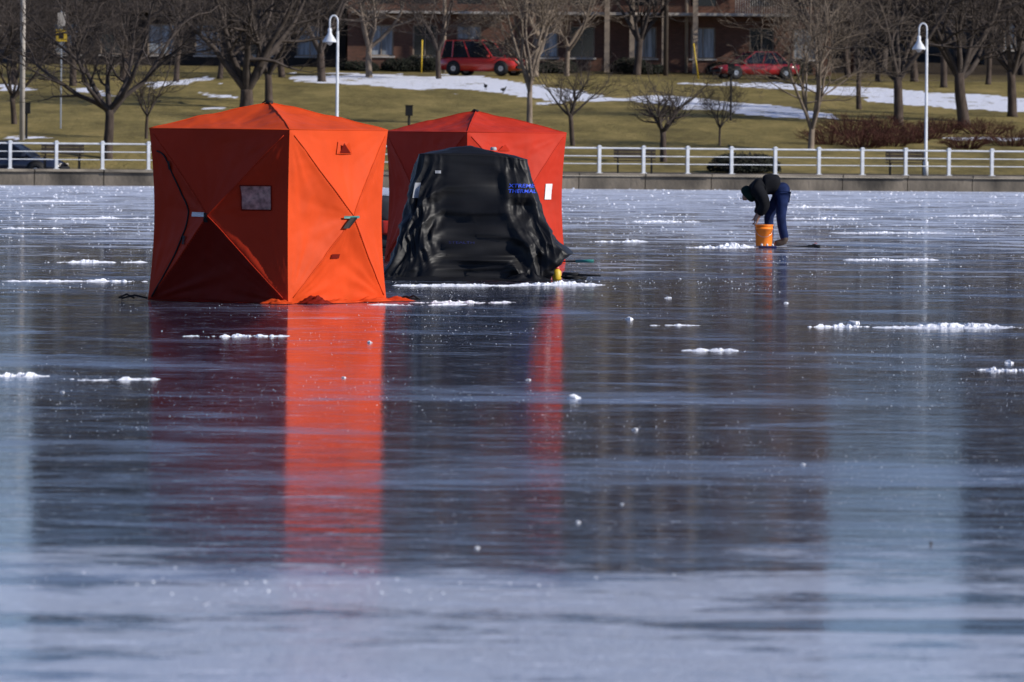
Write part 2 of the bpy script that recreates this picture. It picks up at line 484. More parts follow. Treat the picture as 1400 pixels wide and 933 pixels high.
def hub_tent(loc, rz, P, mt, mbk, mtd, label):
    e = empty("ice_fishing_tent", loc, rz, label, "tent", "pop-up fishing tents on the ice")
    n = 80
    for k in range(4):
        V = []; F = []; fm = []
        for j in range(n+1):
            for i in range(n+1):
                V.append(wallpt(k, i/n, j/n, P))
        for j in range(n):
            for i in range(n):
                q = j*(n+1)+i; F.append((q, q+1, q+n+2, q+n+1))
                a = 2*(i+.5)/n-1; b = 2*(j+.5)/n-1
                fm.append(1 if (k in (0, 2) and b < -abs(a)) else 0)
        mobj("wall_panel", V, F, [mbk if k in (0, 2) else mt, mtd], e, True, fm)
        V = []; F = []
        for s in (1, -1):
            pts = [wallpt(k, t/30, (t/30 if s > 0 else 1-t/30), P, .002) for t in range(1, 30)]
            tube(V, F, pts, .005, 5)
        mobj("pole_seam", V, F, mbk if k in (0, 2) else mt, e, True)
    V = []; F = []
    for j in range(n+1):
        for i in range(n+1): V.append(roofpt(2*i/n-1, 2*j/n-1, P))
    for j in range(n):
        for i in range(n):
            q = j*(n+1)+i; F.append((q, q+1, q+n+2, q+n+1))
    mobj("roof_panel", V, F, mt, e, True)
    V = []; F = []
    for s in (1, -1):
        tube(V, F, [roofpt(t/15-1, s*(t/15-1), P, .002) for t in range(31)], .005, 5)
    c4 = [roofpt(-1,-1,P), roofpt(1,-1,P), roofpt(1,1,P), roofpt(-1,1,P), roofpt(-1,-1,P)]
    for i in range(4): tube(V, F, [c4[i], c4[i+1]], .005, 5)
    mobj("roof_seam", V, F, mt, e, True)
    V = []; F = []
    lathe(V, F, [(.001, .016), (.025, .015), (.035, .004), (.038, -.01), (.03, -.02)], 12, (0, 0, P['H']+P['R']+.006))
    tube(V, F, [(-.09, 0, P['H']+P['R']-.005), (-.04, 0, P['H']+P['R']+.025), (.03, 0, P['H']+P['R']+.01)], .007, 6)
    mobj("roof_hub", V, F, M_blk, e, True)
    return e
c = G(394, 416)
aa = math.radians(33)
cen = c - Vector((HW*(math.cos(aa)-math.sin(aa)), -HW*(math.cos(aa)+math.sin(aa)), 0))
P1 = dict(B=.23, H=1.74, R=.275, s=1.0)
t1 = hub_tent(cen, -aa, P1, M_orange, M_orange_shade, M_orange_shade_trim, "bright orange cube-shaped pop-up fishing tent on bare ice")  # front and back walls and their lower triangles carry painted shade
V, F = patch(0, .70, .885, .535, .675, P1, .006); mobj("window", V, F, M_clear, t1, True)
V = []; F = []
for (u0,v0,u1,v1) in ((.70,.535,.885,.535),(.885,.535,.885,.675),(.885,.675,.70,.675),(.70,.675,.70,.535)):
    tube(V, F, [wallpt(0, u0+(u1-u0)*t/6, v0+(v1-v0)*t/6, P1, .007) for t in range(7)], .006, 5)
mobj("window_trim", V, F, M_orange_shade_trim, t1, True)
V, F = patch(0, .34, .48, .492, .518, P1, .014); mobj("label_strip", V, F, M_white, t1, True)
V, F = patch(0, .475, .50, .46, .515, P1, .02); mobj("pull_tab", V, F, M_blk, t1, True)
def curve(k, pts, P, off):
    out = []
    for i in range(len(pts)-1):
        p0 = pts[max(0, i-1)]; p1 = pts[i]; p2 = pts[i+1]; p3 = pts[min(len(pts)-1, i+2)]
        for s in range(6):
            t = s/6
            q = [.5*((2*p1[c])+(-p0[c]+p2[c])*t+(2*p0[c]-5*p1[c]+4*p2[c]-p3[c])*t*t+(-p0[c]+3*p1[c]-3*p2[c]+p3[c])*t**3) for c in (0, 1)]
            out.append(wallpt(k, q[0], q[1], P, off))
    out.append(wallpt(k, pts[-1][0], pts[-1][1], P, off))
    return out
V = []; F = []
tube(V, F, curve(0, [(.05,.87),(.12,.84),(.17,.74),(.24,.62),(.29,.55),(.29,.45),(.22,.30),(.12,.14),(.03,.02)], P1, .006), .009, 6)
mobj("zipper", V, F, M_blk, t1, True)
for q in ((.145,.79),(.27,.36)):
    V, F = patch(0, q[0], q[0]+.022, q[1]-.03, q[1]+.02, P1, .02, 2); mobj("zipper_pull", V, F, M_blk, t1, True)
V = [wallpt(1, .46, .86, P1, .012), wallpt(1, .62, .86, P1, .012), wallpt(1, .56, .93, P1, .05), wallpt(1, .48, .935, P1, .012)]
mobj("vent", V, [(0,1,2,3)], M_orange, t1)
V = [wallpt(1, .49, .865, P1, .02), wallpt(1, .60, .865, P1, .02), wallpt(1, .50, .925, P1, .06)]
mobj("vent_mesh", V, [(0,1,2)], M_orange_shade_trim, t1)
V, F = patch(1, .42, .62, .488, .502, P1, .03, 4); mobj("hub_strap", V, F, M_teal, t1, True)
V, F = patch(1, .40, .46, .43, .495, P1, .035, 4, .06); mobj("strap_tail", V, F, M_blk, t1, True)
V, F = patch(1, .37, .47, .255, .28, P1, .012, 4); mobj("fabric_patch", V, F, M_orange_shade_trim, t1, True)
def flap(parent, x, y, w, d, h, m, seed):
    V = []; F = []; nn = 18
    for j in range(nn+1):
        for i in range(nn+1):
            fx = i/nn-.5; fy = j/nn-.5
            edge = (1-abs(2*fx)**2.5)*(1-abs(2*fy)**2.5)
            z = h*edge*(.4+abs(noise.fractal(Vector((fx*3.5+seed, fy*3.5, seed)), 1, 2, 2))*1.3)
            V.append((x+fx*w*(1+.5*noise.noise(Vector((fy*3, seed, 0)))), y+fy*d*(1+.4*noise.noise(Vector((fx*4, seed, 3)))), .006+z))
    for j in range(nn):
        for i in range(nn):
            q = j*(nn+1)+i; F.append((q, q+1, q+nn+2, q+nn+1))
    mobj("skirt_flap", V, F, m, parent, True)
flap(t1, .78, -.95, .3, .22, .05, M_orange, 1); flap(t1, 1.0, -.6, .25, .3, .07, M_orange_shade_trim, 2)
flap(t1, 1.0, -.2, .22, .6, .04, M_orange, 3); flap(t1, .97, .5, .26, .5, .04, M_orange, 4); flap(t1, 1.02, .86, .35, .2, .04, M_orange, 8)
flap(t1, -.2, -.93, 1.2, .14, .02, M_orange_shade_trim, 5)
ml = Matrix.Rotation(aa, 3, 'Z')
for p, out in ((Vector((-HW, -HW, .02)), ml @ Vector((-.27, 0, 0))), (Vector((HW+.1, HW, .02)), ml @ Vector((.24, -.05, 0))), (Vector((HW+.05, -.5, .02)), ml @ Vector((.05, -.12, 0)))):
    V = []; F = []
    tube(V, F, [p, p+out*.5+Vector((0,0,.03)), p+out+Vector((0,0,-.005))], .011, 6)
    tube(V, F, [p+out*.5, p+out*.8+Vector((0,0,.04)), p+out*1.1], .011, 6)
    mobj("anchor_strap", V, F, M_blk, t1, True)

# red tent further back
s2 = 101.0; d2 = F_PX/s2
c2 = Vector(((650.5-700)/F_PX*d2, d2, 0))
P2 = dict(B=.20, H=1.76, R=.29, s=5.0)
t2 = hub_tent(c2, -math.radians(50), P2, M_red, M_red, M_red, "red pop-up fishing tent standing behind the black one")
V, F = patch(1, .80, .88, .49, .61, P2, .01); mobj("window", V, F, M_white, t2, True)
V = [wallpt(1, .3, .86, P2, .012), wallpt(1, .42, .86, P2, .012), wallpt(1, .36, .91, P2, .04)]
mobj("vent", V, [(0,1,2)], M_red, t2)

# ---------------- black shelter ----------------
b0 = G(645, 384); s3 = F_PX/b0.y
bt = empty("fishing_shelter", b0+Vector((0,.75,0)), 0, "black flip-over fishing shelter with blue lettering and draped fabric", "tent")
prof = [ # z, xl, xr, yf, yb
 (0, -1.12, .92, -.84, .75), (.12, -1.07, .99, -.82, .75), (.31, -1.00, 1.19, -.74, .72), (.37, -.98, 1.16, -.71, .71), (.55, -.93, 1.02, -.62, .68),
 (.85, -.86, .86, -.49, .62), (1.15, -.78, .75, -.38, .55), (1.36, -.71, .68, -.30, .48), (1.49, -.655, .645, -.26, .42)]
ZT = 1.49
def pz(z):
    for i in range(len(prof)-1):
        if z <= prof[i+1][0]:
            t = (z-prof[i][0])/(prof[i+1][0]-prof[i][0]); return [prof[i][k]+(prof[i+1][k]-prof[i][k])*t for k in range(1, 5)]
    return list(prof[-1][1:])
NP = 560; NZ = 150
def ridge1(v): return 1-2*abs(noise.noise(v))
def ringpt(z, th, shrink=1.0):
    xl, xr, yf, yb = pz(z)
    cx = (xl+xr)/2; cy = (yf+yb)/2; hx = (xr-xl)/2; hy = (yb-yf)/2
    c_, s_ = math.cos(th), math.sin(th)
    ex = .22
    X = math.copysign(abs(c_)**ex, c_); Y = math.copysign(abs(s_)**ex, s_)
    q = 1-z/ZT
    x = cx+X*hx; y = cy+Y*hy
    wx = .20*noise.noise(Vector((x*1.5, y*1.5, z*1.6+9)))
    xf = (x-.08)/(1+.55*q)+wx
    f1 = ridge1(Vector((xf*3.3, y*2.0, z*.45)))
    f2 = ridge1(Vector((xf*9+z*.9, y*5, z*.9+5)))
    f5 = ridge1(Vector((xf*2.8+z*2.6, y*2, z*.9+15)))
    f6 = ridge1(Vector((xf*3.6-z*3.2, y*2, z*1.1+25)))
    f7 = ridge1(Vector((xf*15+z*2.5, y*8, z*2.0+35)))
    f8 = noise.fractal(Vector((x*6, y*6, z*7)), .8, 2, 4)
    damp = 1
    if abs(x-.58) < .27 and y < .1 and abs(z-1.12) < .24:
        damp = 1-.7*min(1, (.27-abs(x-.58))/.08)*min(1, (.24-abs(z-1.12))/.1)
    disp = (.095*q**.7*(f1-.8) + .045*q**.3*(f2-.75) + .050*(f5-.7)*(.2+.8*min(1, 2*q)) + .042*(f6-.75)*min(1, .1+2*q) + .016*(f7-.7)*min(1, .3+q) + .009*f8*min(1, .3+1.5*q))*damp
    disp -= .035*math.sin(math.pi*min(1, z/ZT))**.8
    nY = abs(Y)**8; nX = abs(X)**8
    zz = z
    if z > 1.0: zz = z - .055*(z-1.0)/.46*max(0, x-.1)/.55 - .02*(z-1.0)/.46*max(0, .5+.5*noise.noise(Vector((x*4, y*3, 2))))
    return Vector((cx+X*(hx+disp*(.35+.65*nX))*shrink, cy+Y*(hy+disp*(.35+.65*nY))*shrink, zz))
V = []; F = []
for j in range(NZ+1):
    z = ZT*j/NZ
    for i in range(NP): V.append(ringpt(z, 2*math.pi*i/NP) + Vector((0, 0, .004)))
CAP = 16
for j in range(1, CAP+1):
    t = j/CAP
    for i in range(NP):
        p = ringpt(ZT, 2*math.pi*i/NP, 1-t*.999)
        p.z += .09*min(1, t*1.6)**.7*(1-.6*((p.x+.02)/.65)**2)+.03*noise.fractal(p*3.0, .9, 2, 3)*min(1, t*4)+.004
        V.append(p)
for j in range(NZ+CAP):
    for i in range(NP):
        q = j*NP+i; q2 = j*NP+(i+1) % NP
        F.append((q, q2, q2+NP, q+NP))
mobj("fabric_cover", V, F, M_black, bt, True)
bv = BVHTree.FromPolygons(V, F)
def proj(V, off=.008):
    out = []
    for p in V:
        h = bv.ray_cast(Vector((p[0], -4, p[1])), Vector((0, 1, 0)))
        out.append(Vector((p[0], (h[0].y if h[0] else -.5)-off, p[1])))
    return out
def projpatch(name, x0, x1, z0, z1, m, n=8, off=.008, skew=0):
    V = [(x0+(x1-x0)*i/n+skew*j/n, z0+(z1-z0)*j/n) for j in range(n+1) for i in range(n+1)]
    F = [(j*(n+1)+i, j*(n+1)+i+1, (j+1)*(n+1)+i+1, (j+1)*(n+1)+i) for j in range(n) for i in range(n)]
    return mobj(name, proj(V, off), F, m, bt, True)
def projtext(body, x, z, size, m, wmax, shear=0, slope=0, bold=.012):
    cu = bpy.data.curves.new("lettering", 'FONT'); cu.body = body; cu.size = size; cu.shear = shear; cu.offset = size*bold
    to = bpy.data.objects.new("tmp", cu); COL.objects.link(to)
    dg = bpy.context.evaluated_depsgraph_get(); dg.update()
    me = bpy.data.meshes.new_from_object(to.evaluated_get(dg))
    bm = bmesh.new(); bm.from_mesh(me); bmesh.ops.triangulate(bm, faces=bm.faces)
    bmesh.ops.subdivide_edges(bm, edges=[e for e in bm.edges if e.calc_length() > size*.3], cuts=2)
    bmesh.ops.triangulate(bm, faces=bm.faces)
    xs_ = [v.co.x for v in bm.verts]; w = max(xs_)-min(xs_); k = wmax/w
    bm.verts.ensure_lookup_table()
    V = [(x+(v.co.x-min(xs_))*k, z+v.co.y+slope*(v.co.x-min(xs_))*k) for v in bm.verts]
    F = [tuple(v.index for v in f.verts) for f in bm.faces]
    bm.free(); bpy.data.objects.remove(to)
    mobj("lettering", proj(V, .006), F, m, bt)
def lx(px): return (px-645)/s3
def lz(py): return (384-py)/s3
projtext("XTREME", lx(694), lz(256.3), .060, M_blue, .31, .1, 0, .01)
projtext("THERMAL", lx(694), lz(263.8), .060, M_blue, .33, .1, 0, .01)
projtext("STEALTH", lx(613), lz(334), .040, M_blued, .30, 0, 0, .0)
projpatch("label_patch", lx(562), lx(570), lz(272), lz(251), M_grey, skew=.03)
projpatch("label_patch", lx(593), lx(601), lz(238), lz(234), M_grey)
V = []; F = []
lathe(V, F, [(.001, .02), (.03, .02), (.04, 0), (.035, -.02)], 12, (.24, -.1, 1.555))
mobj("roof_hub", V, F, M_grey, bt, True)
flap(bt, -.3, -.92, 1.5, .22, .06, M_black, 11); flap(bt, .66, -.90, .5, .28, .10, M_black, 12); flap(bt, -.95, -.86, .3, .3, .07, M_black, 14)

def rod(name, label, cat, p0, p1, r, m, m2=None, grip=.25):
    p0 = Vector(p0); p1 = Vector(p1)
    e = empty(name, (p0.x, p0.y, 0), 0, label, cat)
    o = Vector((p0.x, p0.y, 0))
    V = []; F = []; tube(V, F, [p0-o, p1-o], [r, r*.6], 8); mobj("shaft", V, F, m, e, True)
    V = []; F = []; g = p0+(p1-p0)*grip; tube(V, F, [p0-o, g-o], [r*1.7, r*1.6], 8); mobj("handle", V, F, m2 or m, e, True)
    return e
g = G(775, 378)
rod("ice_scoop", "dark ice scoop with teal handle leaning beside the black shelter", "ice scoop", (g.x+.32, g.y-.1, .19), (g.x-.06, g.y+.1, .18), .012, M_blk, M_teal, .55)
rod("fishing_rod", "short black fishing rod lying on the ice", "fishing rod", (g.x-.05, g.y-.5, .03), (g.x+.40, g.y-.75, .03), .02, M_blk, M_blk, .4)
gb = G(761, 383)
e = empty("fuel_bottle", (gb.x, gb.y-.1, 0), 0, "yellow fuel bottle with red cap on the ice", "bottle")
V = []; F = []; lathe(V, F, [(.001,.0),(.05,.0),(.055,.02),(.055,.10),(.03,.13),(.02,.14),(.001,.14)], 14); mobj("bottle_body", V, F, M_yel, e, True)
V = []; F = []; lathe(V, F, [(.032,.135),(.032,.175),(.001,.178)], 12); mobj("bottle_cap", V, F, M_redp, e, True)
gb = G(785, 384)
e = empty("rope_coil", (gb.x, gb.y-.1, 0), 0, "dark coil of rope lying on the ice beside the shelter", "rope")
V = []; F = []
tube(V, F, [(.13*math.cos(t)*(1+.15*math.sin(t*3.3)), .25*math.sin(t), .02+.03*abs(math.sin(t*1.7))) for t in [i*.35 for i in range(60)]], .012, 5)
mobj("rope", V, F, M_blk, e, True)
# gear between the tents
ge = G(523, 352)
e = empty("gear_sled", (ge.x, ge.y, 0), 0, "dark gear sled stacked with grey bag and red cooler", "sled")
V = []
prof_s = [(-.35,.12),(-.3,.02),(.3,.02),(.35,.12)]
for y in (-.4, .4):
    for p in prof_s: V.append((p[0], y, p[1]))
    for p in prof_s: V.append((p[0]*.93, y*.97, p[1]+.012))
F = [(0,1,5,4),(1,2,6,5),(2,3,7,6),(8,9,13,12),(9,10,14,13),(10,11,15,14),(0,1,9,8),(1,2,10,9),(2,3,11,10),(4,5,13,12),(5,6,14,13),(6,7,15,14),(3,0,4,7),(8,9,10,11),(0,1,2,3)]
mobj("sled_tub", V, F, M_blk, e)
def softbox(name, c, s, m, parent, p=.5, seed=0):
    V = []; F = []; nu, nv = 28, 16
    for j in range(nv+1):
        ph = -math.pi/2+math.pi*j/nv
        for i in range(nu):
            th = 2*math.pi*i/nu
            f = lambda q: math.copysign(abs(q)**p, q)
            v = Vector((f(math.cos(ph))*f(math.cos(th)), f(math.cos(ph))*f(math.sin(th)), f(math.sin(ph))))
            k = 1+.05*noise.noise(v*3+Vector((seed, 0, 0)))
            V.append(Vector((c[0]+v.x*s[0]/2*k, c[1]+v.y*s[1]/2*k, c[2]+v.z*s[2]/2*k)))
    for j in range(nv):
        for i in range(nu):
            F.append((j*nu+i, j*nu+(i+1) % nu, (j+1)*nu+(i+1) % nu, (j+1)*nu+i))
    return mobj(name, V, F, m, parent, True)
M_bag = mat("grey_bag_cloth", (.03, .033, .042), .85, .3, 6, spec=.2)
softbox("gear_bag", (0, 0, .3), (.55, .6, .45), M_bag, e, .5, 1)
softbox("gear_bag", (0, .05, .66), (.42, .45, .42), M_bag, e, .7, 2)
softbox("cooler", (.12, -.25, .42), (.26, .2, .2), M_redp, e, .3, 3)

# ---------------- snow ridges and chunks ----------------
def ridge(px0, px1, py, hpx, seed, depth=None):
    a = G(px0, py); b = G(px1, py); s = F_PX/a.y
    Lx = (b-a).length; h = hpx/s; dp = depth or max(.35, min(1.8, Lx*.5))
    nx_ = max(50, int((px1-px0)*1.4)); ny = 22
    V = []; F = []
    for j in range(ny+1):
        for i in range(nx_+1):
            fx = i/nx_; fy = j/ny
            env = math.sin(math.pi*fx)**.5*math.sin(math.pi*fy)
            wx = fx*Lx
            nn = noise.fractal(Vector((wx*11, fy*dp*8, seed)), .8, 2, 5)
            n2 = noise.noise(Vector((wx*2.4, fy*dp*1.8, seed+5)))
            z = .85*h*(env*(.40+.9*n2+.75*nn)) - h*.15
            V.append((a.x+(b.x-a.x)*fx, a.y+(b.y-a.y)*fx+(fy-.5)*dp+.15*n2, z))
    for j in range(ny):
        for i in range(nx_):
            q = j*(nx_+1)+i
            if max(V[q][2], V[q+1][2], V[q+nx_+1][2], V[q+nx_+2][2]) > -.002: F.append((q, q+1, q+nx_+2, q+nx_+1))
    o = mobj("snow_ridge", V, F, M_snow)
    tag(o, "thin crusty ridge of white snow frozen to the ice", "snow ridge", "snow ridges on the ice")
RD = [(-20,74,514,14,1),(92,222,519,8,2),(244,398,460,10,3),(1090,1195,447,10,5),(1190,1425,448,7,6),(1335,1425,507,16,7),
 (1150,1285,356,6,8),(935,1035,339,6,9),(60,205,359,5,10),(0,120,385,4,11),(110,208,385,5,12),(845,960,304,4,13),(1075,1180,300,4,14),
 (930,1040,480,5,15),(555,710,414,5,16),(885,960,445,4,17),(530,725,391,5,18),(1130,1300,319,4,19),(560,640,279,3,20),(20,130,276,3,21),
 (800,890,331,4,22),(1290,1400,296,4,23),(0,90,313,4,24),(980,1032,338,9,25),(700,830,390,6,27),(495,640,417,4,31),(1000,1200,284,3,32),(60,210,299,3,33)]
for r_ in RD: ridge(*r_)
def chunk(V, F, c, s, seed):
    b = len(V)
    n = 5
    for j in range(4):
        ph = math.pi*j/3
        for i in range(n):
            th = 2*math.pi*i/n
            v = Vector((math.sin(ph)*math.cos(th), math.sin(ph)*math.sin(th), math.cos(ph)))
            k = 1+.9*noise.noise(v*2.4+Vector((seed*3.7, 0, 0)))
            V.append(Vector((c[0]+v.x*s*k*1.25, c[1]+v.y*s*k, max(-.001, c[2]+v.z*s*.6*k+s*.3))))
    for j in range(3):
        for i in range(n):
            F.append((b+j*n+i, b+j*n+(i+1) % n, b+(j+1)*n+(i+1) % n, b+(j+1)*n+i))
for i, (px, py, w) in enumerate([(785,545,13),(868,588,6),(913,408,7),(860,437,8),(1098,636,5),(652,750,5),(470,517,5),(722,520,5),(85,537,4),(1380,497,10),(1168,443,12),(505,469,5),(850,690,4),(1075,415,5),(790,715,5)]):
    g = G(px, py); s = w/2/(F_PX/g.y)
    V = []; F = []
    chunk(V, F, (0,0,0), s, i)
    chunk(V, F, (s*.9, s*.4, 0), s*.5, i+40); chunk(V, F, (-s*1.1, -s*.2, 0), s*.35, i+60)
    o = mobj("ice_chunk", V, F, M_snow, loc=(g.x, g.y, 0))
    tag(o, "small broken chunk of white ice lying on the ice", "ice chunk", "loose ice chunks")
V = []; F = []
rnd = random.Random(3)
for i in range(18000):
    py = 256+rnd.random()**1.9*540
    px = rnd.uniform(-80, 1480)
    g = G(px, py)
    cl = noise.noise(Vector((g.x*.5, g.y*.13, 8)))+.5*noise.noise(Vector((g.x*2, g.y*.8, 18)))
    if cl < .12 and rnd.random() < (.75 if py < 400 else .93): continue
    s = rnd.uniform(.22, .55)*rnd.choice((.6, .7, .8, 1.2))/(F_PX/g.y)
    if py < 330: s *= 2.7
    elif py < 400: s *= 1.5
    chunk(V, F, (g.x, g.y, 0), s, i)
for i in range(90):
    px = rnd.gauss(500, 230); py = rnd.gauss(806, 14)
    g = G(px, py); chunk(V, F, (g.x, g.y, 0), rnd.uniform(.6, 2.0)/(F_PX/g.y), i)
o = mobj("ice_chips", V, F, M_snow); tag(o, "scattered tiny white ice chips across the frozen lake", "ice chips", kind="stuff")
g = G(1272, 746); V = []; F = []
tube(V, F, [(0,0,.0),(.003,0,.009),(-.002,.01,.016)], [.004,.007,.002], 6)
o = mobj("twig", V, F, M_wood, loc=(g.x, g.y, 0)); tag(o, "small brown twig frozen upright into the ice", "twig")

# ---------------- person ----------------
def skin(name, verts, edges, rad, m, parent, sub=2, root=0, k=1.0):
    me = bpy.data.meshes.new(name); me.from_pydata(verts, edges, [])
    me.materials.append(m)
    o = bpy.data.objects.new(name, me); COL.objects.link(o); o.parent = parent
    md = o.modifiers.new("skin", 'SKIN'); md.use_smooth_shade = True
    sv = me.skin_vertices[0].data if len(me.skin_vertices) else None
    if sv is None:
        bm = bmesh.new(); bm.from_mesh(me); bm.verts.layers.skin.verify(); bm.to_mesh(me); bm.free(); sv = me.skin_vertices[0].data
    for i, r in enumerate(rad):
        sv[i].radius = (r*k, r*k); sv[i].use_root = (i == root)
    s = o.modifiers.new("sub", 'SUBSURF'); s.levels = sub; s.render_levels = sub
    return o
M_skin = mat("skin", (.30, .17, .12), .5, .08)
M_jacket = mat("black_jacket_cloth", (.007, .0075, .010), .9, .4, 6, spec=.15)
M_jeans = mat("navy_denim", (.014, .024, .075), .9, .35, 9, spec=.1)
M_hood = mat("dark_green_cloth", (.007, .020, .017), .9, .3, 8, spec=.08)
M_boot = mat("brown_boot_leather", (.05, .032, .022), .7, .3)
pg = G(1062, 337)
pe = empty("person", pg, 0, "person in black jacket and jeans bending over a bucket", "person")
shn = Vector((-.33,-.19,.90)); shf = Vector((-.33,.15,.90))
elbn = Vector((-.20,-.25,.66)); elbf = Vector((-.24,.14,.65))
wrn = Vector((-.31,-.17,.47)); wrf = Vector((-.33,.06,.48))
BV = [(.05,0,.90),(-.06,-.02,.95),(-.22,-.03,.96),(-.35,-.03,.91),(-.42,-.03,.86),(-.475,-.03,.82),(-.515,-.03,.78),
      tuple(shn),tuple(elbn),tuple(wrn),(-.325,-.155,.42),
      tuple(shf),tuple(elbf),tuple(wrf),(-.345,.055,.43),
      (.06,-.08,.82),(.05,-.12,.47),(.12,-.12,.10),(.02,-.12,.04),(-.06,-.12,.035),
      (.04,.08,.82),(-.13,.11,.47),(-.11,.12,.10),(-.2,.12,.04),(-.28,.12,.035)]
BE = [(0,1),(1,2),(2,3),(3,4),(4,5),(5,6),(3,7),(7,8),(8,9),(9,10),(3,11),(11,12),(12,13),(13,14),
      (0,15),(15,16),(16,17),(17,18),(18,19),(0,20),(20,21),(21,22),(22,23),(23,24)]
BR = [.09,.10,.11,.09,.05,.075,.07,.055,.045,.03,.035,.055,.045,.03,.035,.07,.05,.04,.035,.03,.07,.05,.04,.035,.03]
for base, wr, sy in ((10, wrn, 1), (14, wrf, -1)):
    c0 = Vector(BV[base])
    for f in range(5):
        if f == 4:
            pts = [c0+Vector((-.03, .03*sy, .01)), c0+Vector((-.055, .035*sy, -.02))]
        else:
            oy = (f-1.5)*.019
            ln = (.8, 1, .95, .75)[f]
            pts = [c0+Vector((-.005, oy, -.035)), c0+Vector((-.02, oy, -.035-.035*ln)), c0+Vector((-.045, oy, -.04-.05*ln))]
        prev = base
        for p in pts:
            BV.append(tuple(p)); BR.append(.0095); BE.append((prev, len(BV)-1)); prev = len(BV)-1
BV.append((-.555,-.03,.735)); BR.append(.018); BE.append((6, len(BV)-1))
skin("body", BV, BE, BR, M_skin, pe, 2)
skin("trousers", [(.125,-.13,.10),(.085,-.12,.28),(.055,-.12,.47),(.075,-.11,.66),(.08,-.08,.80),(.07,0,.88),(.05,.085,.80),(-.05,.11,.65),(-.13,.115,.47),(-.12,.12,.29),(-.115,.12,.10)],
     [(0,1),(1,2),(2,3),(3,4),(4,5),(5,6),(6,7),(7,8),(8,9),(9,10)], [.072,.075,.082,.095,.11,.12,.11,.095,.08,.074,.07], M_jeans, pe, 2, 5, 1.05)
softbox("seat_of_trousers", (.065, 0, .885), (.28, .33, .28), M_jeans, pe, .85, 5)
skin("jacket", [(.05,-.0,.97),(-.08,-.02,1.0),(-.22,-.03,.985),(-.33,-.03,.92),(-.40,-.03,.87), tuple(shn),(-.24,-.25,.78),tuple(elbn),tuple(wrn+Vector((.01,0,.03))),tuple(shf),(-.27,.2,.78),tuple(elbf),tuple(wrf+Vector((.01,0,.03)))],
     [(0,1),(1,2),(2,3),(3,4),(3,5),(5,6),(6,7),(7,8),(3,9),(9,10),(10,11),(11,12)],
     [.165,.165,.17,.15,.11,.11,.10,.09,.065,.11,.10,.088,.065], M_jacket, pe, 2, 0, 1.10)
skin("hood", [(-.38,-.03,.89),(-.46,-.03,.84),(-.525,-.03,.775)], [(0,1),(1,2)], [.12,.15,.13], M_hood, pe, 2, 0, 1.12)
for (ax, ay) in ((.12,-.13), (-.11,.12)):
    skin("boot", [(ax,ay,.2),(ax+.005,ay,.08),(ax-.08,ay,.056),(ax-.17,ay,.05)], [(0,1),(1,2),(2,3)], [.066,.062,.054,.046], M_boot, pe, 2, 0, 1.1)
for sy in (-1, 1):
    V = []; F = []; lathe(V, F, [(.001,-.012),(.009,-.008),(.012,0),(.009,.008),(.001,.012)], 8, (-.585, -.03+sy*.03, .765))
    mobj("eye", V, F, M_blk, pe, True)

# bucket
g = G(1043, 336.5)
be = empty("bucket", (g.x, g.y-.35, 0), 0, "bright orange plastic bucket standing on the ice", "bucket")
V = []; F = []; lathe(V, F, [(.001,.004),(.125,.004),(.130,.02),(.140,.27),(.148,.272),(.148,.29),(.141,.292),(.141,.325),(.133,.325),(.120,.02),(.001,.018)], 28)
mobj("pail", V, F, M_bucket, be, True)
V = []; F = []; lathe(V, F, [(.137,.327),(.151,.327),(.151,.350),(.137,.350),(.133,.340)], 28)
mobj("rim", V, F, M_bucket, be, True)
V = []; F = []
tube(V, F, [(.145*math.cos(t), -.005-.17*math.sin(t)*.9, .3-.15*math.sin(t)) for t in [math.pi*i/14 for i in range(15)]], .004, 6)
mobj("handle", V, F, M_rim, be, True)
g2 = G(1048, 339.5)
te = empty("tackle_tray", (g2.x, g2.y-.3, 0), 0, "small blue and white tackle tray on the ice", "tackle tray")
V = []; F = []; box(V, F, (0,0,.02), (.28,.14,.035)); o = mobj("tray", V, F, M_blued, te)
for i in range(3):
    V = []; F = []
    lathe(V, F, [(.001,.0),(.016,.0),(.018,.02),(.010,.035),(.001,.04)], 10, (-.09+i*.085, -.02, .038))
    mobj("jar", V, F, M_white, te, True)
g3 = G(1085, 339)
rod("ice_chisel", "dark metal ice chisel lying on the ice", "ice chisel", (g3.x+.40, g3.y-.2, .025), (g3.x-.1, g3.y+.1, .025), .013, M_blk, M_blk, .15)
flags = G(1113, 338)
fe = empty("tip_up", (flags.x, flags.y, 0), 0, "small black fishing tip-up standing on the ice", "tip-up")
V = []; F = []
box(V, F, (0,0,.02), (.2,.04,.03)); box(V, F, (0,0,.04), (.04,.3,.02)); mobj("cross_base", V, F, M_blk, fe)
V = []; F = []; tube(V, F, [(0,0,.03),(.02,0,.07),(.05,0,.05)], .006, 6); mobj("trigger", V, F, M_redp, fe)

